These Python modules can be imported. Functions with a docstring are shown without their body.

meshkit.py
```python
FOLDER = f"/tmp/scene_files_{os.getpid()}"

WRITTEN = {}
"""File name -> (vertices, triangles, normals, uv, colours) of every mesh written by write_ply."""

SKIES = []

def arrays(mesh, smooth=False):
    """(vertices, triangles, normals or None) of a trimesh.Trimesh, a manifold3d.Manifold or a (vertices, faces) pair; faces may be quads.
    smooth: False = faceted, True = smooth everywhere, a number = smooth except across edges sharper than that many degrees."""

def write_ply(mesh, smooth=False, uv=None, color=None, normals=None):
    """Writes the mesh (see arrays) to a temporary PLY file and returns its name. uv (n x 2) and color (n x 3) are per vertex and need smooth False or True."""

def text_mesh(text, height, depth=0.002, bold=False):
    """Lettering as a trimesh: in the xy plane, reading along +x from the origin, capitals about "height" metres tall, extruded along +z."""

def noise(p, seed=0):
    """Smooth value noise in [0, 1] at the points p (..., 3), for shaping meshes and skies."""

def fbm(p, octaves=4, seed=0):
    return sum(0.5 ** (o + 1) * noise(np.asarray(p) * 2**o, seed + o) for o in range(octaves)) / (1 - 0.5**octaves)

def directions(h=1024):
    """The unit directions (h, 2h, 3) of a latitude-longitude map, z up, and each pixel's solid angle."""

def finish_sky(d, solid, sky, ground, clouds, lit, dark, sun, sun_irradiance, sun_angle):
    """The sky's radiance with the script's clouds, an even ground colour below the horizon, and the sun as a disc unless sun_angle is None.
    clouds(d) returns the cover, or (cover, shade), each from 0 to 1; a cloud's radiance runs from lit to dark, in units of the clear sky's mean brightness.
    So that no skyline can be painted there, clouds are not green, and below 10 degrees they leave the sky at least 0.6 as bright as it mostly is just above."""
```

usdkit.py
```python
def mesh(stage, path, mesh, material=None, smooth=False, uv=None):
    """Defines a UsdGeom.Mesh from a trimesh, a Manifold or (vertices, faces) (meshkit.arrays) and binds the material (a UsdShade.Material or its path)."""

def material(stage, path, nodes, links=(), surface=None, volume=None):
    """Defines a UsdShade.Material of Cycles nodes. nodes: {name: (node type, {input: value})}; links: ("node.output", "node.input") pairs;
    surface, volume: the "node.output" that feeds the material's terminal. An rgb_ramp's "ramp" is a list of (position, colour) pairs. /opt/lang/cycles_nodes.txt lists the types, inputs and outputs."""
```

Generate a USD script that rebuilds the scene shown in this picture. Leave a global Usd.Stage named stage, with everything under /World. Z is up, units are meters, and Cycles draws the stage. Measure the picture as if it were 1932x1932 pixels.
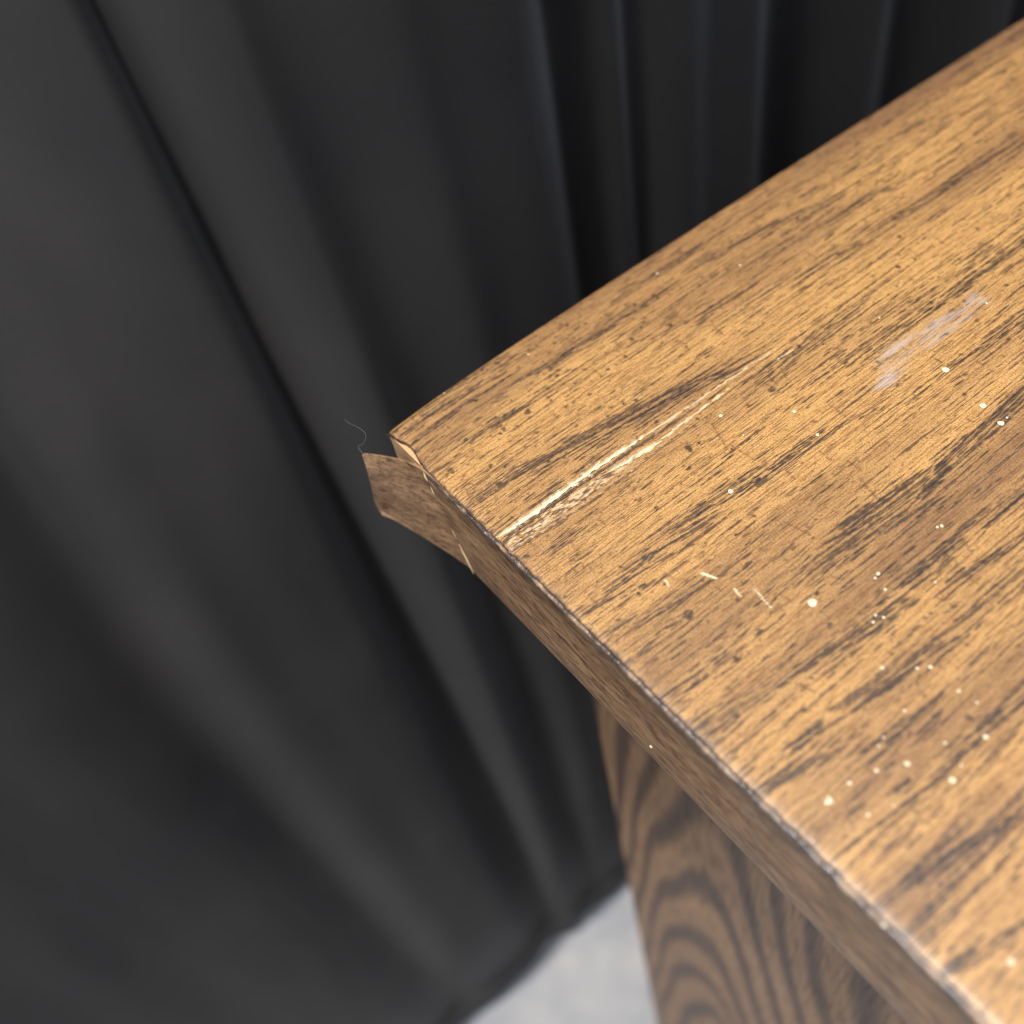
import math, random
import numpy as np
import trimesh
from scipy import ndimage
from pxr import Usd, UsdGeom, UsdLux, UsdShade, Gf, Sdf, Vt
import usdkit, meshkit

stage = Usd.Stage.CreateInMemory()
UsdGeom.SetStageUpAxis(stage, UsdGeom.Tokens.z)
UsdGeom.SetStageMetersPerUnit(stage, 1.0)
UsdGeom.Xform.Define(stage, '/World')
rng = np.random.default_rng(11)
random.seed(11)

# ------------------------------------------------------------------ camera
HT = 0.76                                   # table top height; its rear left corner stands at (0, 0, HT)
S, FPX = 1932.0, 1800.0
def ray(x, y): return np.array([x - S/2, -(y - S/2), -FPX])
_n = ray(1332, 2400); _n /= np.linalg.norm(_n)
_p = lambda x, y: ray(x, y) / (ray(x, y) @ _n)
_b = _p(1932, 35) - _p(1000, 632); _b /= np.linalg.norm(_b)
M = np.array([_b, np.cross(-_n, _b), -_n])          # camera axes to world axes
CAM = -(M @ _p(731, 811)) * 0.14 + [0, 0, HT]
def on_top(x, y, z=0.0):                            # millimetres on the table top, from its corner
    r = M @ ray(x, y); q = CAM + r * (HT + z - CAM[2]) / r[2]
    return (q - [0, 0, HT]) * 1000
cam = UsdGeom.Camera.Define(stage, '/World/camera')
m4 = np.eye(4); m4[:3, :3] = M.T; m4[3, :3] = CAM
cam.AddTransformOp().Set(Gf.Matrix4d(m4.tolist()))
cam.CreateHorizontalApertureAttr(36.0); cam.CreateVerticalApertureAttr(36.0)
FL = 36.0 * FPX / S
cam.CreateFocalLengthAttr(FL)
cam.CreateFStopAttr(FL / 3.7)
cam.CreateFocusDistanceAttr(0.180)
cam.CreateClippingRangeAttr(Gf.Vec2f(0.005, 100))
cam.CreateExposureAttr(0.66)

# ------------------------------------------------------------------ sky and sun
SUN = np.array([-0.15, -0.05, 1.0]); SUN /= np.linalg.norm(SUN)
el, rot = math.asin(SUN[2]), math.atan2(SUN[0], SUN[1])
usdkit.material(stage, '/World/Looks/sky_light', {
    'sky': ('sky_texture', {'sky_type': 'single_scattering', 'sun_disc': False, 'sun_elevation': el, 'sun_rotation': rot, 'aerosol_density': 2.0}),
    'bw': ('hsv', {'saturation': 0.5}),
    'bg': ('background_shader', {'strength': 0.12})}, [('sky.color', 'bw.color'), ('bw.color', 'bg.color')], surface='bg.background')
dome = UsdLux.DomeLight.Define(stage, '/World/sky')
UsdShade.MaterialBindingAPI.Apply(dome.GetPrim()).Bind(UsdShade.Material.Get(stage, '/World/Looks/sky_light'))
dome.GetPrim().SetCustomDataByKey('kind', 'structure')
sun = UsdLux.DistantLight.Define(stage, '/World/sun')
sun.CreateNormalizeAttr(True); sun.CreateIntensityAttr(0.75); sun.CreateAngleAttr(2.5)
sun.CreateColorAttr(Gf.Vec3f(1.0, 0.965, 0.92))
z = SUN; x = np.cross([0, 1, 0], z); x /= np.linalg.norm(x); y = np.cross(z, x)
r4 = np.eye(4); r4[0, :3] = x; r4[1, :3] = y; r4[2, :3] = z
sun.AddTransformOp().Set(Gf.Matrix4d(r4.tolist()))

# ------------------------------------------------------------------ helpers
def tag(p, label=None, cat=None, group=None, kind=None):
    p = p.GetPrim() if hasattr(p, 'GetPrim') else p
    for k, v in (('label', label), ('category', cat), ('group', group), ('kind', kind)):
        if v: p.SetCustomDataByKey(k, v)
    return p
def free(path):
    if not stage.GetPrimAtPath(path): return path
    i = 1
    while stage.GetPrimAtPath(f'{path}_{i:03d}'): i += 1
    return f'{path}_{i:03d}'
def put(parent, name, mesh, mat, smooth=False):
    return usdkit.mesh(stage, free(f'{parent}/{name}'), mesh, f'/World/Looks/{mat}', smooth=smooth)
def mat(name, nodes, links, surface='p.BSDF'):
    return usdkit.material(stage, f'/World/Looks/{name}', nodes, links, surface=surface)
def grid_faces(nu, nv, flip=False):
    i = np.arange(nu * nv).reshape(nu, nv)
    a, b, c, d = i[:-1, :-1].ravel(), i[1:, :-1].ravel(), i[1:, 1:].ravel(), i[:-1, 1:].ravel()
    f = np.concatenate([np.stack([a, b, c], 1), np.stack([a, c, d], 1)])
    return f[:, ::-1] if flip else f
def smoothstep(a, b, x):
    t = np.clip((x - a) / (b - a), 0, 1); return t * t * (3 - 2 * t)
def fbm1(x, seed, octaves=4):
    x = np.asarray(x, float)
    return meshkit.fbm(np.stack([x, np.full_like(x, 0.37), np.full_like(x, 0.71)], -1), octaves, seed) - 0.5
def fbm2(x, y, seed, octaves=4):
    x, y = np.broadcast_arrays(np.asarray(x, float), np.asarray(y, float))
    return meshkit.fbm(np.stack([x, y, np.full_like(x, 0.53)], -1), octaves, seed) - 0.5
def srgb(r, g, b):
    c = np.array([r, g, b]) / 255.0
    return tuple(np.where(c <= 0.04045, c / 12.92, ((c + 0.055) / 1.055) ** 2.4))

# ------------------------------------------------------------------ materials
mat('wood_laminate', {
    'a': ('attribute', {'attribute': 'grain'}), 'b': ('attribute', {'attribute': 'wear'}),
    'sa': ('separate_color', {}), 'sb': ('separate_color', {}),
    'g': ('geometry', {}),
    'mp': ('mapping', {'scale': (260, 2600, 2600)}),
    'n1': ('noise_texture', {'scale': 1.0, 'detail': 3.0, 'roughness': 0.6}),
    'r1': ('rgb_ramp', {'ramp': [(0.36, (0.80, 0.76, 0.70)), (0.50, (1, 1, 1)), (0.68, (1.10, 1.10, 1.12))]}),
    'n2': ('noise_texture', {'scale': 2700.0, 'detail': 2.0, 'roughness': 0.65}),
    'r2': ('rgb_ramp', {'ramp': [(0.30, (0.16, 0.12, 0.10)), (0.42, (0.55, 0.50, 0.46)), (0.49, (0.95, 0.94, 0.93)), (0.70, (1.14, 1.14, 1.16))]}),
    'tone': ('mix_color', {'a': (0.48, 0.268, 0.090), 'b': (0.185, 0.098, 0.046)}),
    'm1': ('mix_color', {'blend_type': 'multiply', 'fac': 1.0, 'use_clamp': False}),
    'm2': ('mix_color', {'blend_type': 'multiply', 'fac': 0.55, 'use_clamp': False}),
    'dark': ('mix_color', {'b': (0.016, 0.010, 0.010)}),
    'red': ('mix_color', {'b': (0.118, 0.047, 0.017)}),
    'cream': ('mix_color', {'b': (0.76, 0.64, 0.40)}),
    'white': ('mix_color', {'b': (0.38, 0.37, 0.385)}),
    'ro': ('map_range', {'value': 0, 'from_min': 0, 'from_max': 1, 'to_min': 0.43, 'to_max': 0.62}),
    'bu': ('bump', {'strength': 0.25, 'distance': 0.0002}),
    'p': ('principled_bsdf', {'roughness': 0.43, 'specular_ior_level': 0.5, 'coat_weight': 0.22, 'coat_roughness': 0.36}),
}, [('a.color', 'sa.color'), ('b.color', 'sb.color'), ('g.position', 'mp.vector'), ('mp.vector', 'n1.vector'), ('g.position', 'n2.vector'),
    ('n1.fac', 'r1.fac'), ('n2.fac', 'r2.fac'), ('sa.g', 'tone.fac'), ('tone.result', 'm1.a'), ('r1.color', 'm1.b'), ('m1.result', 'm2.a'), ('r2.color', 'm2.b'),
    ('m2.result', 'dark.a'), ('sa.r', 'dark.fac'), ('dark.result', 'red.a'), ('sa.b', 'red.fac'), ('red.result', 'cream.a'), ('sb.r', 'cream.fac'),
    ('cream.result', 'white.a'), ('sb.g', 'white.fac'), ('white.result', 'p.base_color'), ('sb.b', 'ro.value'), ('ro.result', 'p.roughness'),
    ('n2.fac', 'bu.height'), ('bu.normal', 'p.normal')])
mat('edge_veneer', {
    'g': ('geometry', {}), 'mp': ('mapping', {'scale': (900, 170, 900)}), 'mq': ('mapping', {'scale': (160, 22, 160)}),
    'n1': ('noise_texture', {'scale': 1.0, 'detail': 4.0, 'roughness': 0.65, 'distortion': 0.4}),
    'n2': ('noise_texture', {'scale': 1.0, 'detail': 2.0}),
    'mp3': ('mapping', {'scale': (2600, 420, 2600)}), 'n3': ('noise_texture', {'scale': 1.0, 'detail': 2.0}),
    'r1': ('rgb_ramp', {'ramp': [(0.28, (0.060, 0.033, 0.021)), (0.42, (0.19, 0.108, 0.056)), (0.56, (0.31, 0.182, 0.092)), (0.75, (0.41, 0.255, 0.135))]}),
    'r2': ('rgb_ramp', {'ramp': [(0.35, (0.72, 0.68, 0.66)), (0.6, (1, 1, 1))]}),
    'r3': ('rgb_ramp', {'ramp': [(0.32, (0.45, 0.40, 0.36)), (0.45, (1, 1, 1))]}),
    'm': ('mix_color', {'blend_type': 'multiply', 'fac': 1.0}), 'm3': ('mix_color', {'blend_type': 'multiply', 'fac': 1.0}),
    'bu': ('bump', {'strength': 0.3, 'distance': 0.0003}),
    'p': ('principled_bsdf', {'roughness': 0.45}),
}, [('g.position', 'mp.vector'), ('g.position', 'mq.vector'), ('g.position', 'mp3.vector'), ('mp.vector', 'n1.vector'), ('mq.vector', 'n2.vector'), ('mp3.vector', 'n3.vector'),
    ('n1.fac', 'r1.fac'), ('n2.fac', 'r2.fac'), ('n3.fac', 'r3.fac'), ('r1.color', 'm.a'), ('r2.color', 'm.b'), ('m.result', 'm3.a'), ('r3.color', 'm3.b'), ('m3.result', 'p.base_color'), ('n1.fac', 'bu.height'), ('bu.normal', 'p.normal')])
mat('core_wood', {
    'g': ('geometry', {}), 'mp': ('mapping', {'scale': (500, 120, 500)}),
    'n': ('noise_texture', {'scale': 1.0, 'detail': 4.0}),
    'r': ('rgb_ramp', {'ramp': [(0.3, (0.48, 0.29, 0.14)), (0.6, (0.64, 0.41, 0.21))]}),
    'bu': ('bump', {'strength': 0.4, 'distance': 0.0003}), 'p': ('principled_bsdf', {'roughness': 0.7}),
}, [('g.position', 'mp.vector'), ('mp.vector', 'n.vector'), ('n.fac', 'r.fac'), ('r.color', 'p.base_color'), ('n.fac', 'bu.height'), ('bu.normal', 'p.normal')])
mat('worn_edge', {
    'g': ('geometry', {}), 'n': ('noise_texture', {'scale': 1400.0, 'detail': 4.0, 'roughness': 0.65}), 'v': ('noise_texture', {'scale': 260.0, 'detail': 3.0}),
    'r': ('rgb_ramp', {'ramp': [(0.3, (0.030, 0.023, 0.020)), (0.48, (0.085, 0.062, 0.050)), (0.60, (0.24, 0.16, 0.10)), (0.75, (0.36, 0.25, 0.16))]}),
    'rr': ('map_range', {'from_min': 0.3, 'from_max': 0.7, 'to_min': 0.24, 'to_max': 0.48}),
    'bu': ('bump', {'strength': 0.35, 'distance': 0.0003}), 'p': ('principled_bsdf', {'specular_ior_level': 0.8}),
}, [('g.position', 'n.vector'), ('g.position', 'v.vector'), ('v.fac', 'r.fac'), ('r.color', 'p.base_color'), ('v.fac', 'rr.value'), ('rr.result', 'p.roughness'), ('n.fac', 'bu.height'), ('bu.normal', 'p.normal')])
mat('panel_laminate', {
    'g': ('geometry', {}), 'mp': ('mapping', {'scale': (1, 15, 3.4), 'location': (0.0, 1.35, 0.15)}), 'sx': ('separate_xyz', {}),
    'nw': ('noise_texture', {'scale': 1.0, 'detail': 1.5, 'roughness': 0.4, 'distortion': 0.35}),
    'mpb': ('mapping', {'scale': (1, 40, 4), 'location': (0, 3, 1)}), 'nb': ('noise_texture', {'scale': 1.0, 'detail': 2.0}),
    'k1': ('math', {'math_type': 'multiply', 'value2': 27.0}), 'yc': ('math', {'math_type': 'add', 'value2': 0.080}), 'y2': ('math', {'math_type': 'multiply'}), 'y3': ('math', {'math_type': 'add', 'value2': 0.00012}), 'y4': ('math', {'math_type': 'sqrt'}), 'zz': ('math', {'math_type': 'multiply', 'value2': 0.17}), 'yz': ('math', {'math_type': 'add'}), 'k2': ('math', {'math_type': 'multiply', 'value2': 540.0}), 'k3': ('math', {'math_type': 'add'}), 'k4': ('math', {'math_type': 'sine'}),
    'k5': ('map_range', {'from_min': -1.0, 'from_max': 1.0}),
    'r': ('rgb_ramp', {'ramp': [(0.0, (0.105, 0.066, 0.046)), (0.20, (0.150, 0.092, 0.058)), (0.50, (0.27, 0.155, 0.084)), (0.8, (0.35, 0.205, 0.108)), (1.0, (0.31, 0.182, 0.096))]}),
    'r2': ('rgb_ramp', {'ramp': [(0.38, (0.86, 0.83, 0.81)), (0.58, (1, 1, 1))]}),
    'mpf': ('mapping', {'scale': (1, 900, 60)}), 'nf': ('noise_texture', {'scale': 1.0, 'detail': 3.0}),
    'rf': ('rgb_ramp', {'ramp': [(0.38, (0.6, 0.56, 0.52)), (0.52, (1, 1, 1))]}),
    'm': ('mix_color', {'blend_type': 'multiply', 'fac': 1.0}), 'mf': ('mix_color', {'blend_type': 'multiply', 'fac': 1.0}),
    'p': ('principled_bsdf', {'roughness': 0.5, 'specular_ior_level': 0.35}),
}, [('g.position', 'mp.vector'), ('mp.vector', 'nw.vector'), ('g.position', 'mpb.vector'), ('mpb.vector', 'nb.vector'), ('g.position', 'sx.vector'), ('nw.fac', 'k1.value1'), ('sx.y', 'yc.value1'), ('yc.value', 'y2.value1'), ('yc.value', 'y2.value2'), ('y2.value', 'y3.value1'), ('y3.value', 'y4.value1'), ('sx.z', 'zz.value1'), ('y4.value', 'yz.value1'), ('zz.value', 'yz.value2'), ('yz.value', 'k2.value1'), ('k1.value', 'k3.value1'), ('k2.value', 'k3.value2'), ('k3.value', 'k4.value1'),
    ('k4.value', 'k5.value'), ('k5.result', 'r.fac'), ('nb.fac', 'r2.fac'), ('r.color', 'm.a'), ('r2.color', 'm.b'),
    ('g.position', 'mpf.vector'), ('mpf.vector', 'nf.vector'), ('nf.fac', 'rf.fac'), ('m.result', 'mf.a'), ('rf.color', 'mf.b'), ('mf.result', 'p.base_color')])
mat('black_cloth', {
    'g': ('geometry', {}), 'n': ('noise_texture', {'scale': 900.0, 'detail': 3.0}), 'n2': ('noise_texture', {'scale': 14.0, 'detail': 3.0}),
    'r': ('rgb_ramp', {'ramp': [(0.35, (0.0125, 0.0119, 0.0124)), (0.65, (0.0190, 0.0172, 0.0164))]}),
    'bu': ('bump', {'strength': 0.3, 'distance': 0.0005}),
    'p': ('principled_bsdf', {'roughness': 0.75, 'specular_ior_level': 0.22, 'sheen_weight': 0.05, 'sheen_roughness': 0.6}),
}, [('g.position', 'n.vector'), ('g.position', 'n2.vector'), ('n2.fac', 'r.fac'), ('r.color', 'p.base_color'), ('n.fac', 'bu.height'), ('bu.normal', 'p.normal')])
mat('concrete', {
    'g': ('geometry', {}), 'n': ('noise_texture', {'scale': 16.0, 'detail': 6.0, 'roughness': 0.6}), 'n2': ('noise_texture', {'scale': 420.0, 'detail': 3.0}),
    'r': ('rgb_ramp', {'ramp': [(0.36, (0.225, 0.232, 0.248)), (0.64, (0.320, 0.315, 0.310))]}),
    'r2': ('rgb_ramp', {'ramp': [(0.3, (0.75, 0.75, 0.75)), (0.6, (1, 1, 1))]}), 'm': ('mix_color', {'blend_type': 'multiply', 'fac': 0.35}),
    'bu': ('bump', {'strength': 0.3, 'distance': 0.001}), 'p': ('principled_bsdf', {'roughness': 0.75}),
}, [('g.position', 'n.vector'), ('g.position', 'n2.vector'), ('n.fac', 'r.fac'), ('n2.fac', 'r2.fac'), ('r.color', 'm.a'), ('r2.color', 'm.b'), ('m.result', 'p.base_color'), ('n2.fac', 'bu.height'), ('bu.normal', 'p.normal')])
mat('cream_fleck', {'p': ('principled_bsdf', {'base_color': (0.70, 0.60, 0.41), 'roughness': 0.5})}, [])
mat('pale_splinter', {'p': ('principled_bsdf', {'base_color': (0.72, 0.55, 0.30), 'roughness': 0.5})}, [])
mat('grey_fibre', {'p': ('principled_bsdf', {'base_color': (0.16, 0.15, 0.15), 'roughness': 0.5})}, [])

# ------------------------------------------------------------------ setting: floor
gx = np.concatenate([np.linspace(-6, -0.5, 12), np.linspace(-0.45, 0.6, 60), np.linspace(0.7, 6, 12)])
gy = np.concatenate([np.linspace(-6, -0.5, 12), np.linspace(-0.45, 0.4, 50), np.linspace(0.5, 6, 12)])
X, Y = np.meshgrid(gx, gy, indexing='ij')
Z = fbm2(X * 9, Y * 9, 5) * 0.003 - 0.0015
fl = put('/World', 'floor', (np.stack([X, Y, Z], -1).reshape(-1, 3), grid_faces(len(gx), len(gy))), 'concrete', 60)
tag(fl, 'pale grey concrete floor showing below the black curtain', kind='structure')

# ------------------------------------------------------------------ setting: black curtain
def curtain(x0, x1, z_top):
    xs = np.concatenate([np.arange(x0, -0.30, 0.008), np.arange(-0.30, 0.46, 0.0016), np.arange(0.46, x1, 0.008)])
    zs = np.concatenate([np.arange(0.0, 0.05, 0.004), np.arange(0.05, 0.95, 0.012), np.arange(0.95, z_top, 0.05)])
    X, Z = np.meshgrid(xs, zs, indexing='ij')
    wob = fbm2(X * 3.0, Z * 2.0, 21, 3) * 0.016
    x = X + wob * 0.6
    d = np.zeros_like(X)                             # towards the viewer is negative y
    # (centre, half width, depth, slant): folds of the drape; positive depth stands forward
    folds = [(-0.255, 0.040, 0.020, 0.0), (-0.175, 0.030, 0.016, 0.02), (-0.125, 0.026, 0.018, 0.0), (-0.086, 0.015, -0.026, 0.0), (-0.062, 0.014, 0.012, 0.0),
             (-0.030, 0.034, 0.022, 0.0), (0.009, 0.0085, -0.026, 0.0), (0.028, 0.011, 0.012, 0.0), (0.052, 0.012, -0.006, 0.0), (0.072, 0.010, 0.007, 0.0),
             (0.104, 0.018, 0.012, 0.0), (0.131, 0.011, -0.019, 0.0), (0.144, 0.008, 0.008, 0.0), (0.156, 0.0085, -0.010, 0.0), (0.172, 0.012, 0.008, 0.0), (0.203, 0.014, 0.010, 0.0),
             (0.235, 0.020, -0.020, 0.0), (0.275, 0.016, 0.006, 0.0), (0.305, 0.018, -0.016, 0.0), (0.350, 0.028, 0.006, 0.0), (0.40, 0.020, -0.020, 0.0)]
    back = 0.80 * smoothstep(0.09, -0.05, X) * 0.5 * ((Z - 0.66) + np.sqrt((Z - 0.66) ** 2 + 0.006) - 0.008)   # the left part leans away at the top
    Xf = X - 0.2 * np.minimum(back, 0.15)
    for c, w, a, sl in folds:
        cz = c + sl * (Z - HT) * 0.1
        d += a * (0.32 + 0.35 * smoothstep(.55, .8, Z) if c < -.02 else 1.0 if c < .1 else 0.72) * np.exp(-((Xf - cz) / (w * (1 + (0.9 if c == 0.009 else 0.25) * smoothstep(.72, .2, Z)))) ** 2) * (1 + 0.35 * fbm2(Z * 2.5, np.full_like(Z, c * 40), 31, 3))
    far = smoothstep(0.42, 0.55, X) + smoothstep(-0.30, -0.42, X)
    d += far * 0.022 * np.sin(X * 62 + 2.5 * np.sin(X * 13))
    d += fbm2(X * 24, Z * 5, 41, 2) * 0.005 + fbm2(X * 50, Z * 20, 43, 2) * 0.0010
    d *= 0.22 + 0.78 * smoothstep(0.0, 0.30, Z)       # the hem hangs flatter
    d -= 0.009 * (1 - smoothstep(0, .2, Z))
    d += 0.004 * np.exp(-((Z - 0.045) / 0.012) ** 2)  # turned-up hem
    y0 = 0.096
    d -= back
    d += fbm2(X * 15 + Z * 6, Z * 13, 47, 2) * 0.009 * smoothstep(0.08, -0.04, X) * smoothstep(.35, .6, Z)
    z = Z + (1 - smoothstep(0, 0.2, Z)) * (0.004 + fbm1(X * 10, 51) * 0.006)
    z = np.maximum(z, 0.003)
    P = np.stack([X, y0 - d, z], -1)
    Q = P + [0, 0.0012, 0]
    n = len(xs) * len(zs)
    f = grid_faces(len(xs), len(zs))
    F = np.concatenate([f, f[:, ::-1] + n])
    i = np.arange(n).reshape(len(xs), len(zs))
    for loop, fl_ in ((i[:, 0], 0), (i[:, -1], 1), (i[0], 1), (i[-1], 0)):
        a, b = loop[:-1], loop[1:]
        q = np.concatenate([np.stack([a, a + n, b + n], 1), np.stack([a, b + n, b], 1)])
        F = np.concatenate([F, q[:, ::-1] if fl_ else q])
    return np.concatenate([P.reshape(-1, 3), Q.reshape(-1, 3)]), F
cu = put('/World', 'curtain', curtain(-1.2, 1.4, 1.9), 'black_cloth', 60)
tag(cu, 'black cloth curtain hanging in soft folds behind the wooden cabinet', 'curtain')

# ------------------------------------------------------------------ the cabinet
CAB = '/World/wood_cabinet'
cx = UsdGeom.Xform.Define(stage, CAB)
tag(cx, 'worn wood-grain cabinet with a chipped top and peeling edge strip', 'cabinet')
LEN, DEP, TH = 0.90, 0.45, 0.0265
mm = 0.001
# ---- pattern of the laminate, drawn on a raster of the top: u along the grain, v from the rear edge, in mm
DU, DV = 0.20, 0.08
U0, V0, NU, NV = -2.0, -3.0, 1330, 2250
uu = U0 + DU * np.arange(NU); vv = V0 + DV * np.arange(NV)
dark = np.zeros((NU, NV), np.float32); red = np.zeros_like(dark); tone = np.zeros_like(dark)
cream = np.zeros_like(dark); white = np.zeros_like(dark); hgt = np.zeros_like(dark)
def patch(ua, ub, va, vb):
    i0, i1 = int((ua - U0) / DU), int((ub - U0) / DU) + 2; j0, j1 = int((va - V0) / DV), int((vb - V0) / DV) + 2
    i0, j0, i1, j1 = max(i0, 0), max(j0, 0), min(i1, NU), min(j1, NV)
    return (slice(i0, i1), slice(j0, j1)) if i1 > i0 and j1 > j0 else None
wav = ndimage.gaussian_filter(rng.standard_normal((NU // 10 + 1, NV // 10 + 1)), (9, 7)); wav *= 0.08 / wav.std()
def wave(u, v):
    return ndimage.map_coordinates(wav, [np.atleast_1d((u - U0) / DU / 10), np.atleast_1d((v - V0) / DV / 10)], order=1, mode='nearest')
def stroke(img, u, v, L, w, a, slope=0.0, wob=0.12):
    s = patch(u - L / 2 - 1, u + L / 2 + 1, v - w * 3 - abs(slope) * L - wob * 3 - 1.6, v + w * 3 + abs(slope) * L + wob * 3 + 1.6)
    if s is None: return
    us, vs = uu[s[0]], vv[s[1]]
    t = (us - u) / (L / 2)
    ph = random.uniform(0, 6.3); k = random.uniform(0.25, 0.8)
    c = v + slope * (us - u) + wob * np.sin(us * k + ph) + 0.4 * wob * np.sin(us * k * 3.1 + ph * 2) + (wave(us, np.full_like(us, v)) - wave(u, v))
    ww = w * np.clip(1 - np.abs(t) ** 3, 0, 1) ** 0.6 * (1 + 0.45 * np.sin(us * 2.1 + ph * 3) * np.sin(us * 0.83 + ph))
    ww = np.maximum(ww, 1e-3)
    g = 1 / (1 + (np.abs(vs[None] - c[:, None]) / ww[:, None]) ** 5)
    g *= (np.abs(t) < 1)[:, None]
    img[s] = np.maximum(img[s], a * g)
def line_px(p0, p1):
    a, b = on_top(*p0), on_top(*p1); return (a[0], -a[1]), (b[0], -b[1])
# bands of dark grain: picture of the plank's figure (start, end, half width in mm, weight)
CL = [((880,962),(1000,884),1.5,1.2),((1000,884),(1235,768),2.2,1.7),((1235,768),(1430,680),2.1,1.7),((1425,735),(1640,557),1.8,1.1),((1450,690),(1600,575),1.4,.7),
 ((1612,690),(1932,461),1.2,1.0),((1560,705),(1690,618),1.2,.9),((1429,912),(1560,815),1.5,1.1),((1494,850),(1620,790),1.1,.8),((1570,1012),(1700,925),1.8,1.1),
 ((1600,1000),(1720,930),1.6,1.0),((1733,930),(1932,735),1.9,1.2),((1554,1060),(1770,930),2.0,1.2),((1820,1010),(1932,930),1.6,.9),((1034,1047),(1110,1000),1.0,.8),
 ((1256,1005),(1446,883),2.0,1.2),((1204,1052),(1350,977),1.7,1.1),((1141,1112),(1262,1050),1.4,.9),((1200,1085),(1310,1025),1.2,.8),((1100,1152),(1210,1108),1.2,.9),
 ((1150,1190),(1330,1110),1.6,.8),((1226,1184),(1340,1150),1.2,.7),((1190,1250),(1290,1190),1.3,.8),((1255,1318),(1390,1250),1.5,.9),((1290,1385),(1450,1290),1.6,1.0),
 ((1330,1400),(1400,1345),1.0,.9),((1440,1310),(1600,1215),1.6,.9),((1480,1290),(1660,1185),1.7,1.0),((1560,1235),(1720,1130),1.6,1.0),((1700,1100),(1932,925),1.8,1.1),
 ((1760,1120),(1932,1010),1.3,.8),((1420,1440),(1560,1370),1.3,.8),((1450,1480),(1600,1400),1.6,1.0),((1600,1335),(1800,1205),1.8,1.1),((1800,1185),(1932,1085),1.6,1.0),
 ((1640,1562),(1760,1488),1.3,.9),((1620,1430),(1760,1340),1.6,.9),((1790,1432),(1932,1320),1.7,1.0),((1690,1490),(1800,1425),1.2,.7),((1660,1705),(1932,1530),1.6,1.1),
 ((1700,1765),(1800,1695),1.0,.9),((1800,1640),(1932,1545),1.5,.8),((1780,1830),(1932,1740),1.5,.8),
 ((1050,690),(1250,560),1.3,.9),((1180,565),(1330,472),1.2,.8),((1330,500),(1560,388),1.5,.8),((1560,330),(1760,225),1.2,.35),((780,836),(930,742),0.9,.8),
 ((760,822),(900,735),0.7,.7),((850,850),(1060,735),1.1,.6),((930,760),(1150,630),1.2,.7),((1240,640),(1400,560),1.2,.7),((1480,475),(1700,345),1.4,.7),((1400,590),(1640,455),1.3,.7),
 ((1660,430),(1932,275),1.3,.5),((1700,760),(1932,600),1.5,.6),((1640,1150),(1780,1070),1.3,.6),((1480,990),(1560,945),1.2,.6)]
cl = []
for p0, p1, hw, wt in CL:
    (ua, va), (ub, vb) = line_px(p0, p1)
    Lc = math.hypot(ub - ua, vb - va); sl = (vb - va) / (ub - ua) if abs(ub - ua) > 1 else 0
    far = 1 + max(0, (ua + ub) / 2 - 60) / 160
    cl.append((ua, va, ub, vb, hw * far * 0.95, wt, sl))
    stroke(tone, (ua + ub) / 2, (va + vb) / 2, Lc * 1.2, hw * far, 0.22 * wt, sl, 0.3)
cl = np.array(cl)
dens = ndimage.gaussian_filter(rng.standard_normal((NU // 10 + 1, NV // 10 + 1)), (14, 3.2)); dens /= dens.std()
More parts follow.
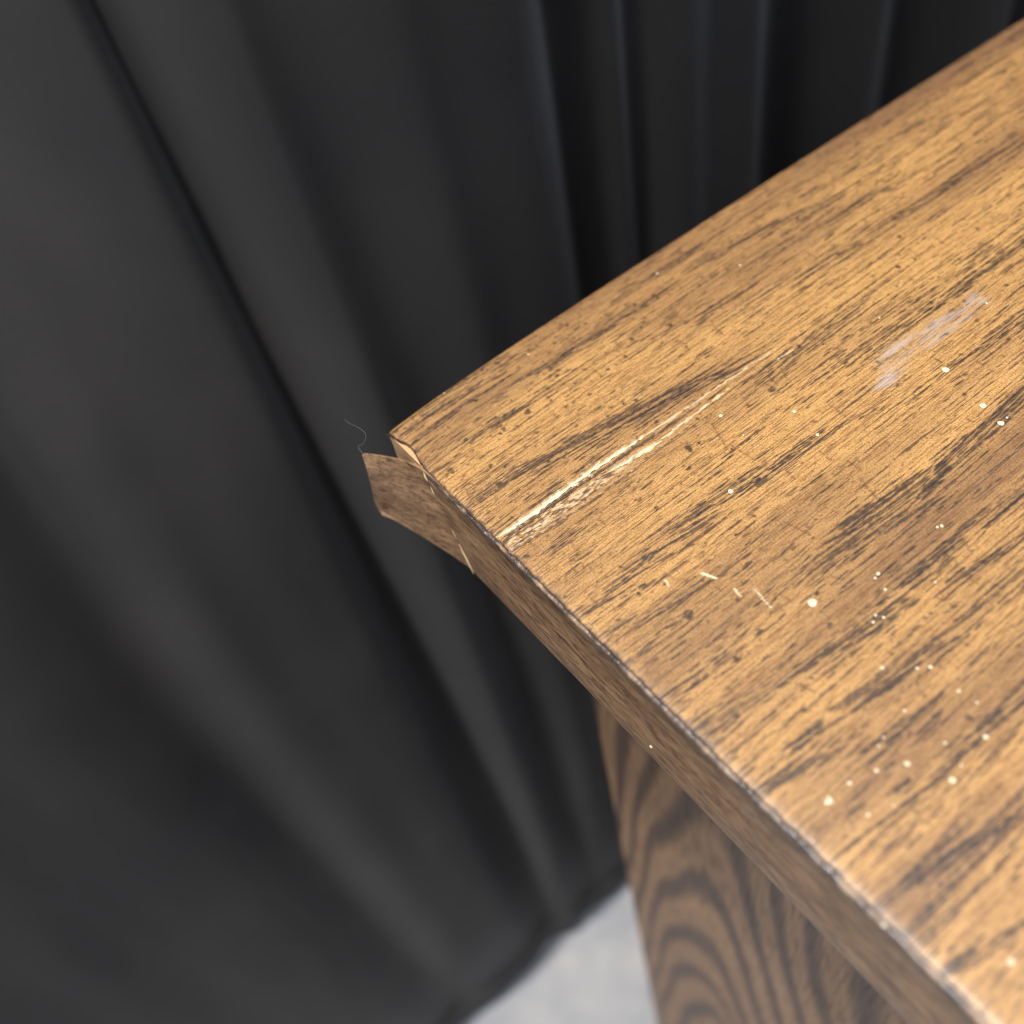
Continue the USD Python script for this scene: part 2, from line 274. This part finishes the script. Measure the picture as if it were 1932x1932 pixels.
def at_d(u, v): return float(ndimage.map_coordinates(dens, [[(u - U0) / DU / 10], [(v - V0) / DV / 10]], order=1, mode='nearest')[0])
def weight(u, v):                                     # how much dark grain there is here, and how it slants
    f = (u - cl[:, 0]) / (cl[:, 2] - cl[:, 0] + 1e-6)
    c = cl[:, 1] + np.clip(f, 0, 1) * (cl[:, 3] - cl[:, 1])
    w = cl[:, 5] * np.clip(1.25 - np.abs(v - c) / cl[:, 4], 0, 1) * np.clip(np.minimum(f, 1 - f) * 6 + .7, 0, 1)
    k = int(np.argmax(w)); return float(w[k]), cl[k, 6] * min(1, float(w[k]))
v = -2.5
while v < 177:
    v += random.uniform(0.20, 0.44)
    u = random.uniform(-12, 0); drift = random.gauss(0, 0.0025)
    while u < 262:
        w0 = weight(u + 3, v + drift * u)[0]
        L = min(1.5 + random.expovariate(1 / (5.0 + 5.0 * w0)), 28)
        vv0 = v + drift * u + random.gauss(0, .06)
        w, sl = weight(u + L / 2, vv0)
        bg = 0.26 + 0.19 * (v < 34) * (u < 190) * 0.5 + 0.19 * max(0, at_d(u + L / 2, vv0))
        size = 1 + 0.28 * smoothstep(70, 150, vv0) + 0.35 * smoothstep(90, 200, u)
        if random.random() < 0.86 * w + bg:
            hwid = random.choice([.065, .075, .09, .105, .13, .18]) * (0.98 + 0.55 * w) * size
            stroke(dark, u + L / 2, vv0, L, hwid, random.uniform(.82, 1.0), sl * 0.5 + random.gauss(0, .004), 0.06)
        elif random.random() < 0.75:
            stroke(red, u + L / 2, vv0, L * 1.3, random.uniform(.06, .12) * size, random.uniform(.35, .95), random.gauss(0, .003), 0.05)
        u += L + (random.expovariate(1 / 0.9) if w > .3 else random.expovariate(1 / 2.6))
# dots of stain, ticks across the grain
def dot(img, u, v, r, a):
    s = patch(u - 2 * r - .4, u + 2 * r + .4, v - 2 * r - .4, v + 2 * r + .4)
    if s is None: return
    q = np.hypot((uu[s[0]] - u)[:, None] * random.uniform(.8, 1.1), (vv[s[1]] - v)[None] * random.uniform(.8, 1.2))
    th = np.arctan2((vv[s[1]] - v)[None], (uu[s[0]] - u)[:, None]); ph = random.uniform(0, 6)
    img[s] = np.maximum(img[s], a * (1 - smoothstep(0.75, 1.15, q / (r * (1 + .18 * np.sin(2 * th + ph) + .12 * np.sin(3 * th + 2 * ph))))))
for k in range(5200):
    dot(dark if k % 3 == 0 else red, random.uniform(0, 262), random.uniform(0, 176), random.choice([.11, .13, .16, .20, .30]), random.uniform(.6, .98))
for k in range(430):
    dot(dark if k % 2 else red, random.uniform(0, 262), random.uniform(0, 176), random.uniform(.26, .55), random.uniform(.8, .98))
for k in range(150):
    dot(dark if k % 2 else red, abs(random.gauss(0, 45)), abs(random.gauss(18, 22)), random.uniform(.22, .5), random.uniform(.8, .98))
for x, y, r in ((852,889,.8),(1000,781,.6),(1046,701,.6),(957,788,.7),(1045,760,.4),(1040,737,.5),(945,915,.7),(1245,565,.8),(1060,703,.5),(1302,885,.5),(1240,960,.5),(1302,848,.7),(1460,737,.6),(1300,1160,.9)):
    q = on_top(x, y); dot(dark, q[0], -q[1], r * 1.05, .88)
def tick(u, v, L, w, ang, a):
    n = max(3, int(L / 0.10))
    for i in range(n):
        f = i / (n - 1) - .5
        dot(red, u + f * L * math.cos(ang) + .04 * random.gauss(0, 1), v + f * L * math.sin(ang), w * (1 - abs(f)) + .05, a)
for k in range(420):
    tick(random.uniform(0, 262), random.uniform(0, 176), random.uniform(.8, 3.6), random.uniform(.08, .15), math.pi / 2 + random.gauss(0.15, .3), random.uniform(.7, 1.0))
for x0, y0, x1, y1 in ((1345,800,1375,850),(1380,840,1425,870),(1565,765,1602,790),(1620,900,1655,940),(1810,1010,1835,1045),(1630,890,1600,870),(1480,985,1530,1010)):
    a, b = on_top(x0, y0), on_top(x1, y1)
    tick((a[0] + b[0]) / 2, -(a[1] + b[1]) / 2, math.hypot(b[0] - a[0], b[1] - a[1]), .14, math.atan2(-(b[1] - a[1]), b[0] - a[0]), .85)
# breadth of tone
t1 = ndimage.gaussian_filter(rng.standard_normal((NU // 10 + 1, NV // 10 + 1)), (10, 3.0)); t1 /= t1.std()
t2 = ndimage.gaussian_filter(rng.standard_normal((NU // 10 + 1, NV // 10 + 1)), (6, 7)); t2 /= t2.std()
big = ndimage.zoom(t1 * 0.20 + t2 * 0.07, 10, order=1)[:NU, :NV]
zone = np.interp(vv, [-3, 0, 8, 30, 38, 42, 46, 66, 74, 86, 96, 176], [.62, .58, .44, .42, .36, .06, .00, .04, .22, .26, .18, .20])[None] - 0.18 * smoothstep(70, 190, uu)[:, None] * ((vv < 46) & (vv > 14))[None]
tone = np.clip(ndimage.gaussian_filter(tone, (8, 6)) * 0.75 + big + ndimage.gaussian_filter(np.broadcast_to(zone, tone.shape), (20, 12)), 0, 0.9)
# broken edges of the printed strokes
brk = ndimage.gaussian_filter(rng.standard_normal((NU, NV)).astype(np.float32), (1.6, 1.3)); brk /= brk.std()
dark = np.clip(dark * np.clip(1.15 + 0.28 * brk, 0, 1.0), 0, 0.98)
red = np.clip(red * np.clip(0.9 + 0.35 * np.roll(brk, 300, 1), 0, 1), 0, 0.9)
# the split along the grain, its bare wood, and the rubbed pale smear
def poly_mask(pts, halfw, soft=0.12, jag=0.25, seed=3):
    Q = [on_top(*p) for p in pts]; us = np.array([q[0] for q in Q]); vs = np.array([-q[1] for q in Q]); o = np.argsort(us); us, vs = us[o], vs[o]; hw = np.array(halfw)[o]
    c = np.interp(uu, us, vs); w = np.interp(uu, us, hw) * (1 + 1.6 * jag * fbm1(uu * 0.9, seed)) ; c = c + jag * fbm1(uu * 1.3, seed + 9)
    inside = (uu >= us[0] - .2) & (uu <= us[-1])
    d = np.abs(vv[None] - c[:, None]) - w[:, None]
    return (1 - smoothstep(-soft, soft, d + 0.12 * brk * (jag > 0))) * inside[:, None]
main = poly_mask([(940,1012),(960,1000),(1014,963),(1105,898),(1178,850),(1215,826)], [.15,.38,.50,.44,.34,.12], seed=3)
tail = poly_mask([(1178,850),(1249,805),(1320,758),(1416,694),(1470,658)], [.15,.24,.14,.13,.03], seed=5) * 0.45
second = poly_mask([(1150,893),(1170,880),(1225,849),(1250,832)], [.1,.42,.52,.08], jag=.7, seed=7) * np.clip(.75 + .3 * brk, .2, 1)
third = poly_mask([(1215,858),(1309,787),(1379,735)], [.15,.22,.05], seed=8) * 0.6
rough = poly_mask([(955,1025),(1000,1000),(1100,935),(1170,885),(1230,845)], [.8,1.3,1.3,1.0,.2], soft=.3, jag=.5, seed=11)
crev = poly_mask([(950,1020),(1014,975),(1105,911),(1178,862),(1255,812),(1330,760)], [.35,.30,.28,.35,.22,.05], jag=.5, seed=13)
crev2 = poly_mask([(960,1040),(1030,1003),(1110,950),(1190,893),(1310,800)], [.15,.2,.14,.12,.05], jag=.4, seed=15)
mott = smoothstep(0.1, 0.9, brk + np.roll(brk, 77, 0) * .5)
cream = np.clip(np.maximum.reduce([main, tail, second * .95, third, rough * mott * .38]), 0, 1)
dark = dark * (1 - np.maximum(main, second)) * (1 - .6 * rough)
dark = np.maximum.reduce([dark, crev * .85 * (1 - main), crev2 * .75, rough * smoothstep(.2, 1.2, -brk) * .75])
tone = np.maximum(tone, rough * .25)
hgt -= 0.45 * np.maximum(main, second) + 0.35 * crev + .2 * crev2 + rough * .12 * (brk > 0)
hgt += 0.12 * poly_mask([(940,1028),(1100,925),(1230,835)], [1.9,2.2,.8], soft=1.2, jag=0)
# rubbed whitish smear
sm = poly_mask([(1672,700),(1700,665),(1745,640),(1790,610),(1835,580)], [1.8,2.6,2.2,2.2,1.0], soft=1.6, jag=1.2, seed=17)
sm2 = poly_mask([(1830,575),(1850,560),(1875,572)], [1.0,2.4,1.2], soft=1.2, jag=1.2, seed=19)
sm3 = poly_mask([(1655,735),(1672,722),(1690,705)], [.4,1.2,1.0], soft=1.0, jag=1.0, seed=23)
fib = ndimage.gaussian_filter(rng.standard_normal((NU, NV)).astype(np.float32), (9, 1.5)); fib /= fib.std()
blot = ndimage.gaussian_filter(rng.standard_normal((NU, NV)).astype(np.float32), (8, 10)); blot /= blot.std()
white = np.clip(np.maximum.reduce([sm, sm2, sm3]) * np.clip(.19 + .22 * fib + .12 * blot + .13 * brk, 0.0, .62), 0, .62)
white = ndimage.gaussian_filter(white, (6, 2.5)) * 0.6 + white * 0.45
for x0, y0, x1, y1, w in ((1325,1082,1352,1092,.22),(1386,1112,1400,1126,.12),(1424,1112,1455,1146,.13),(1256,1095,1262,1105,.15),(1470,680,1500,662,.12)):
    a, b = on_top(x0, y0), on_top(x1, y1)
    for f in np.linspace(0, 1, 14): dot(cream, a[0] + f * (b[0] - a[0]), -(a[1] + f * (b[1] - a[1])), w * random.uniform(.7, 1.3), .85)
# grime and bare patches along the worn left edge
eu = np.abs(uu)[:, None]; ew = 0.30 + 1.2 * fbm1(vv * 0.55, 61)[None] + 1.0 * fbm1(vv * 2.3, 62)[None]
edge = 1 - smoothstep(-.25, .25, eu - np.maximum(ew, .12))
dark = np.maximum(dark, edge * .85)
rough_v = np.clip(cream + edge * .3 + white * .8 + dark * .25, 0, 1)
def smp(img, u, v):
    return ndimage.map_coordinates(img, [(u - U0) / DU, (v - V0) / DV], order=1, mode='nearest')

# ---- laminate sheet: a fine grid where it is seen, coarser beyond
us = [0.0]
while us[-1] < 250: us.append(us[-1] + 0.24 + us[-1] * 0.0016)
while us[-1] < LEN * 1000: us.append(us[-1] * 1.06)
us[-1] = LEN * 1000.0
vs = list(np.arange(0, 1.6, 0.1)) + list(np.arange(1.6, 166, 0.155))
while vs[-1] < DEP * 1000: vs.append(vs[-1] * 1.05)
vs[-1] = DEP * 1000.0
us, vs = np.array(us), np.array(vs)
def back_edge(u): return 2.2 * (1 - np.exp(-u / 22.0)) * (1 - smoothstep(110, 420, u)) + 0.35 * fbm1(u * .12, 71) * smoothstep(0, 8, u)
UU, VV = np.meshgrid(us, vs, indexing='ij')
bx = 0.45 * fbm1(vs * 0.7, 73) + 0.25 * fbm1(vs * 2.6, 74)
Xm = UU + (bx - 0.35 + 1.25 * np.exp(-((vs - 7.5) / 4.2) ** 2))[None] * np.exp(-UU / 1.3)
Ym = -VV + back_edge(us)[:, None] * np.exp(-VV / 30.0)
H = smp(hgt, UU, VV)
Zm = H - 0.55 * np.exp(-UU / 0.55) * 0.6 - 0.9 * np.exp(-VV / 0.5) + 0.05 * fbm2(UU * .12, VV * .12, 77, 2)
top = np.stack([Xm, Ym, Zm], -1).reshape(-1, 3)
nu, nv = len(us), len(vs)
F = grid_faces(nu, nv, flip=True)
i = np.arange(nu * nv).reshape(nu, nv)
loop = np.concatenate([i[:, 0], i[-1, 1:], i[::-1, -1][1:], i[0, ::-1][1:-1]])
low = top[loop].copy(); low[:, 2] = -1.3
n0 = len(top); k = np.arange(len(loop)); k2 = (k + 1) % len(loop)
F = np.concatenate([F, np.stack([loop[k], loop[k2], n0 + k2], 1), np.stack([loop[k], n0 + k2, n0 + k], 1)])
Pv = np.concatenate([top, low]) * mm + [0, 0, HT]
grain = np.stack([smp(dark, UU, VV), smp(tone, UU, VV), smp(red, UU, VV)], -1).reshape(-1, 3)
wear = np.stack([smp(cream, UU, VV), smp(white, UU, VV), smp(rough_v, UU, VV)], -1).reshape(-1, 3)
grain = np.concatenate([grain, grain[loop]]); wear = np.concatenate([wear, wear[loop]])
TT = CAB + '/tabletop'
core = trimesh.creation.box((LEN - 0.0002, DEP - 0.0006, TH - 0.0022))
core.apply_translation((LEN / 2 - 0.0002, -DEP / 2 + 0.0, HT - 0.0012 - (TH - 0.0022) / 2))
tt = put(CAB, 'tabletop', core, 'core_wood')
tag(tt, 'bare pale wood of the top, showing where the edge strip has come away')
lam = usdkit.mesh(stage, TT + '/laminate', (Pv, F), '/World/Looks/wood_laminate', smooth=50)
pv = UsdGeom.PrimvarsAPI(lam)
def prim3(name, a):
    # usdkit may split vertices for smoothing: look each final point up by position
    pts = np.array(lam.GetPointsAttr().Get())
    if len(pts) != len(a):
        from scipy.spatial import cKDTree
        a = a[cKDTree(Pv.astype(np.float32)).query(pts)[1]]
    pv.CreatePrimvar(name, Sdf.ValueTypeNames.Float3Array, 'vertex').Set(Vt.Vec3fArray.FromNumpy(np.ascontiguousarray(a, np.float32)))
prim3('grain', grain); prim3('wear', wear)
tag(lam, 'wood-grain surface with dark streaks, a split and pale scuffs')

# ---- worn dark bead where laminate meets edge strip
ys = np.concatenate([np.arange(0.0, -166, -0.14), np.arange(-166, -DEP * 1000, -1.5)])
th = np.linspace(math.radians(-35), math.radians(215), 15)
r = 0.37 + 0.36 * fbm1(ys * .35, 81) + 0.26 * fbm1(ys * 1.6, 82) + 0.16 * smoothstep(-40, -110, ys)
r = np.maximum(r, 0.18) * smoothstep(-9, -24, ys) + 0.02
rr = r[:, None] * (1 + (0.75 - 0.5 * smoothstep(-35, -95, ys))[:, None] * fbm2(ys[:, None] * 2.6, th[None] * 2.2, 83, 3)) 
cx0 = np.interp(-ys, vs, bx) - 0.75 + 0.35 * r
bead = np.stack([cx0[:, None] + rr * np.cos(th)[None] * 1.1, np.broadcast_to(ys[:, None], rr.shape), -0.72 + rr * np.sin(th)[None] * 0.95], -1).reshape(-1, 3) * mm + [0, 0, HT]
put(TT, 'worn_edge', (bead, grid_faces(len(ys), len(th), flip=True)), 'worn_edge', 40)

# ---- edge strip, still glued along the end and peeled away at the rear corner
def shell(P, thick_dir, t, n_u, n_v):
    Q = P + thick_dir * t
    n = len(P); f = grid_faces(n_u, n_v); F = np.concatenate([f, f[:, ::-1] + n])
    i = np.arange(n).reshape(n_u, n_v)
    for loop, fl_ in ((i[:, 0], 0), (i[:, -1], 1), (i[0], 1), (i[-1], 0)):
        a, b = loop[:-1], loop[1:]
        q = np.concatenate([np.stack([a, a + n, b + n], 1), np.stack([a, b + n, b], 1)])
        F = np.concatenate([F, q[:, ::-1] if fl_ else q])
    m = trimesh.Trimesh(np.concatenate([P, Q]), F, process=False); m.fix_normals(); return m
tau = np.linspace(0, 1, 28)
s_tip = np.linspace(0, 1, 40)
A, B = np.array([-0.75, -15.2, -0.35]), np.array([-0.75, -24.2, -26.6])     # the crease, top to bottom
T, Q = np.array([-7.1, -2.7, -0.1]), np.array([-8.0, -1.4, -20.5])          # the free end, top to bottom
def at(px, py, x):                                   # where a sight line meets a given x (mm from the corner)
    r_ = M @ ray(px, py); q = CAM + r_ * (x * mm - CAM[0]) / r_[0]; return (q - [0, 0, HT]) * 1000
fe = np.array([at(683, 857, -7.2), at(695, 884, -7.5), at(704, 915, -7.8), at(709, 945, -8.0), at(715, 961, -8.1), at(723, 969, -8.0)])
free_end = np.stack([np.interp(tau, [0, .24, .50, .76, .93, 1], fe[:, k]) for k in range(3)], 1)
free_end[:, 1] += 0.25 * fbm1(tau * 9, 92)
rows = []
for s in s_tip:                                                             # crease to tip
    bow = s * (1 - s)
    curl = np.array([s ** 1.55, s, s])
    a = A + (T - A) * curl + np.array([0.0, 0.5, 0]) * bow
    b = B + (Q - B) * np.array([s ** 1.35, s, s]) + np.array([0.4, 0.6, -4.2]) * bow
    row = a + (b - a) * tau[:, None]
    row[:, 0] += -0.55 * np.sin(math.pi * tau) * s + 0.10 * fbm1(tau * 5 + s * 3, 91)
    row += s ** 3 * (free_end - (T + (Q - T) * tau[:, None]))
    rows.append(row)
flap = np.array(rows[::-1])                                                 # tip first
run = []
for k, f in enumerate(np.concatenate([np.linspace(0.02, 1, 180) ** 1.5])):
    yt, yb = A[1] + (-DEP * 1000 - A[1]) * f, B[1] + (-DEP * 1000 - B[1]) * f
    zb = -26.8 + 0.5 * fbm1(yb * .08, 93) + 0.3 * fbm1(yb * .7, 94)
    row = np.stack([-0.32 - 0.65 * smoothstep(.25, .8, tau) + 0.25 * smoothstep(.9, 1.0, tau) + 0.10 * fbm1(tau * 3 + yt * .1, 95), yt + (yb - yt) * tau, -0.35 + (zb + .35) * tau], -1)
    e = math.exp(-f * 60)
    row[:, 0] = row[:, 0] * (1 - e) + (A[0]) * e
    run.append(row)
band = np.concatenate([flap, np.array(run)])
nb = band.shape[0]
du, dvv = np.gradient(band, axis=0), np.gradient(band, axis=1)
nr = np.cross(du, dvv); nr /= np.linalg.norm(nr, axis=-1, keepdims=True)
nr *= np.sign(nr[nb // 2, 14, 0])                                          # inwards
bm = shell(band.reshape(-1, 3), nr.reshape(-1, 3), 0.55, nb, len(tau))
bm.apply_scale(mm); bm.apply_translation((0, 0, HT))
put(CAB, 'edge_strip', bm, 'edge_veneer', 40)
tag(stage.GetPrimAtPath(CAB + '/edge_strip'), 'brown veneer edge strip curling away from the rear corner')
def tube(pts, rad, sides=6):
    pts = np.asarray(pts, float); rad = np.broadcast_to(rad, len(pts))
    tn = np.gradient(pts, axis=0); tn /= np.linalg.norm(tn, axis=1, keepdims=True)
    up = np.array([0.3, 0.2, 0.93]); a = np.cross(tn, up); a /= np.linalg.norm(a, axis=1, keepdims=True); b = np.cross(tn, a)
    t = np.linspace(0, 2 * math.pi, sides, endpoint=False)
    V = pts[:, None] + rad[:, None, None] * (np.cos(t)[None, :, None] * a[:, None] + np.sin(t)[None, :, None] * b[:, None])
    n = len(pts); i = np.arange(n * sides).reshape(n, sides); j = np.roll(i, -1, 1)
    F = np.concatenate([np.stack([i[:-1], i[1:], j[1:]], -1).reshape(-1, 3), np.stack([i[:-1], j[1:], j[:-1]], -1).reshape(-1, 3)])
    return trimesh.Trimesh(V.reshape(-1, 3), F, process=False)
def spline(pts, n=40):
    from scipy.interpolate import CubicSpline
    pts = np.asarray(pts, float); return CubicSpline(np.linspace(0, 1, len(pts)), pts)(np.linspace(0, 1, n))
tf = np.linspace(0.0, 1, 40)[:, None]
cr = (A + (B - A) * tf) + np.array([-0.30, -0.1, 0.0])
cr[:, 0] += 0.12 * fbm1(tf[:, 0] * 8, 97); cr[:, 1] += 0.5 * fbm1(tf[:, 0] * 5, 98)
for a, b, w in ((0, 4, .20), (5, 9, .10), (21, 26, .06), (27, 40, .18)):
    seg = cr[a:b]; prof = w * np.sin(np.linspace(.25, math.pi - .25, len(seg)))
    sp = tube(seg, prof); sp.apply_scale(mm); sp.apply_translation((0, 0, HT))
    put(CAB + '/edge_strip', 'splinter', sp, 'pale_splinter', 40)

# ---- panels under the top
def panel(name, x0, x1, y0, y1, z0, z1, m='panel_laminate'):
    b = trimesh.creation.box((x1 - x0, y1 - y0, z1 - z0)); b.apply_translation(((x0 + x1) / 2, (y0 + y1) / 2, (z0 + z1) / 2))
    b = b.subdivide().subdivide() if False else b
    return put(CAB, name, b, m)
ZT = HT - TH
panel('side_panel', 0.020, 0.038, -0.430, -0.028, 0.0, ZT)
panel('side_panel', LEN - 0.038, LEN - 0.020, -0.430, -0.028, 0.0, ZT)
panel('back_panel', 0.0385, LEN - 0.0385, -0.040, -0.034, 0.03, ZT)
panel('door', 0.0385, LEN / 2 - 0.001, -0.448, -0.4305, 0.06, ZT - 0.002)
panel('door', LEN / 2 + 0.001, LEN - 0.0385, -0.448, -0.4305, 0.06, ZT - 0.002)
panel('plinth', 0.0385, LEN - 0.0385, -0.428, -0.412, 0.0, 0.058)

# ---- flecks of cream paint on the top
def crop(ox, oy, size):
    return lambda X, Y: ((ox + X * size / 1932) / 1.59006, (oy + Y * size / 1932) / 1.59006)
flecks = []
c = crop(2072, 2072, 1000)
for X, Y, R in ((800,638,27),(920,535,15),(1030,720,13),(1077,463,14),(1255,423,18),(1517,518,22),(1710,267,18),(1475,303,11),(1240,115,11),(1090,318,9),(1118,270,9),(1568,432,9),(1660,68,9),(1857,1570,22),(1120,1360,14),(705,872,9),(1175,665,8)):
    flecks.append((*c(X, Y), R * 1000 / 1932 / 1.59))
c = crop(2072, 1272, 1000)
for X, Y, R in ((232,390,20),(706,1035,33),(1087,867,14),(1070,893,10),(1127,958,11),(1072,1108,10),(1118,1120,11),(1058,1148,11),(1110,1413,13),(1313,1415,11),(1390,1408,14),(735,62,13),(1430,597,10),(1455,590,12),(1418,917,8),(1555,1548,12),(305,65,6)):
    flecks.append((*c(X, Y), R * 1000 / 1932 / 1.59))
c = crop(2272, 700, 800)
for X, Y, R in ((1365,988,30),(1635,1248,27),(1765,1375,27),(268,1290,18),(435,1460,13),(885,612,8),(1810,1335,10),(1660,505,9)):
    flecks.append((*c(X, Y), R * 800 / 1932 / 1.59))
c = crop(1572, 572, 800)
for X, Y, R in ((1425,1630,18),(1565,540,10),(30,1185,9),(965,600,9)):
    flecks.append((*c(X, Y), R * 800 / 1932 / 1.59))
for X, Y, R in ((838,742,2),):
    flecks.append((X, Y, R))
for n_, (px, py, R) in enumerate(flecks):
    q = on_top(px, py); d = np.linalg.norm(CAM - [q[0] * mm, q[1] * mm, HT]) * 1000
    rad = R * d / FPX * 0.76
    t = np.linspace(0, 2 * math.pi, 18, endpoint=False); ph = rng.uniform(0, 6, 3); k = 0.05
    if n_ == 0: k = 0.22
    out = rad * (1 + k * np.sin(2 * t + ph[0]) + k * np.sin(3 * t + ph[1]) + .4 * k * np.sin(5 * t + ph[2]))
    ring = [(1.0, -0.03), (1.0, 0.03), (0.82, 0.55), (0.45, 0.9)]
    hh = 0.08 + 0.20 * rad
    V = [np.stack([out * s * np.cos(t), out * s * np.sin(t), np.full(18, h * hh)], -1) for s, h in ring] + [np.array([[0, 0, hh]])]
    V = np.concatenate(V); Fc = []
    for a in range(3):
        for j in range(18):
            b, b2, e, e2 = a * 18 + j, a * 18 + (j + 1) % 18, (a + 1) * 18 + j, (a + 1) * 18 + (j + 1) % 18
            Fc += [(b, b2, e2), (b, e2, e)]
    Fc += [(54 + j, 54 + (j + 1) % 18, 72) for j in range(18)]
    zt = float(np.interp(0, [0], [0])) + 0.05 * float(fbm2(q[0] * .12, -q[1] * .12, 77, 2))
    V = (V + [q[0], q[1], zt]) * mm + [0, 0, HT]
    put(TT, 'paint_fleck', (V, np.array(Fc)), 'cream_fleck', 40)

q = at(1228, 1409, -1.05)
sph = trimesh.creation.icosphere(2, 0.32); sph.apply_scale((0.6, 1, 1)); sph.apply_translation(q); sph.apply_scale(mm); sph.apply_translation((0, 0, HT))
put(CAB + '/edge_strip', 'paint_fleck', sph, 'cream_fleck', 60)

# ------------------------------------------------------------------ a fibre caught on the tip of the strip
tip = band[0, 0]
pts = [tip + [0.1, 0, -0.1], at(680, 850, -7.2), at(676, 842, -7.2), at(684, 838, -7.0), at(690, 826, -6.8), at(687, 815, -6.6), at(675, 806, -6.4), at(662, 800, -6.2), at(650, 791, -6.0)]
fb = tube(spline(pts, 70), np.linspace(0.05, 0.03, 70)); fb.apply_scale(mm); fb.apply_translation((0, 0, HT))
tag(put('/World', 'lint_fibre', fb, 'grey_fibre', 40), 'thin curled grey fibre caught on the tip of the peeled strip', 'fibre')
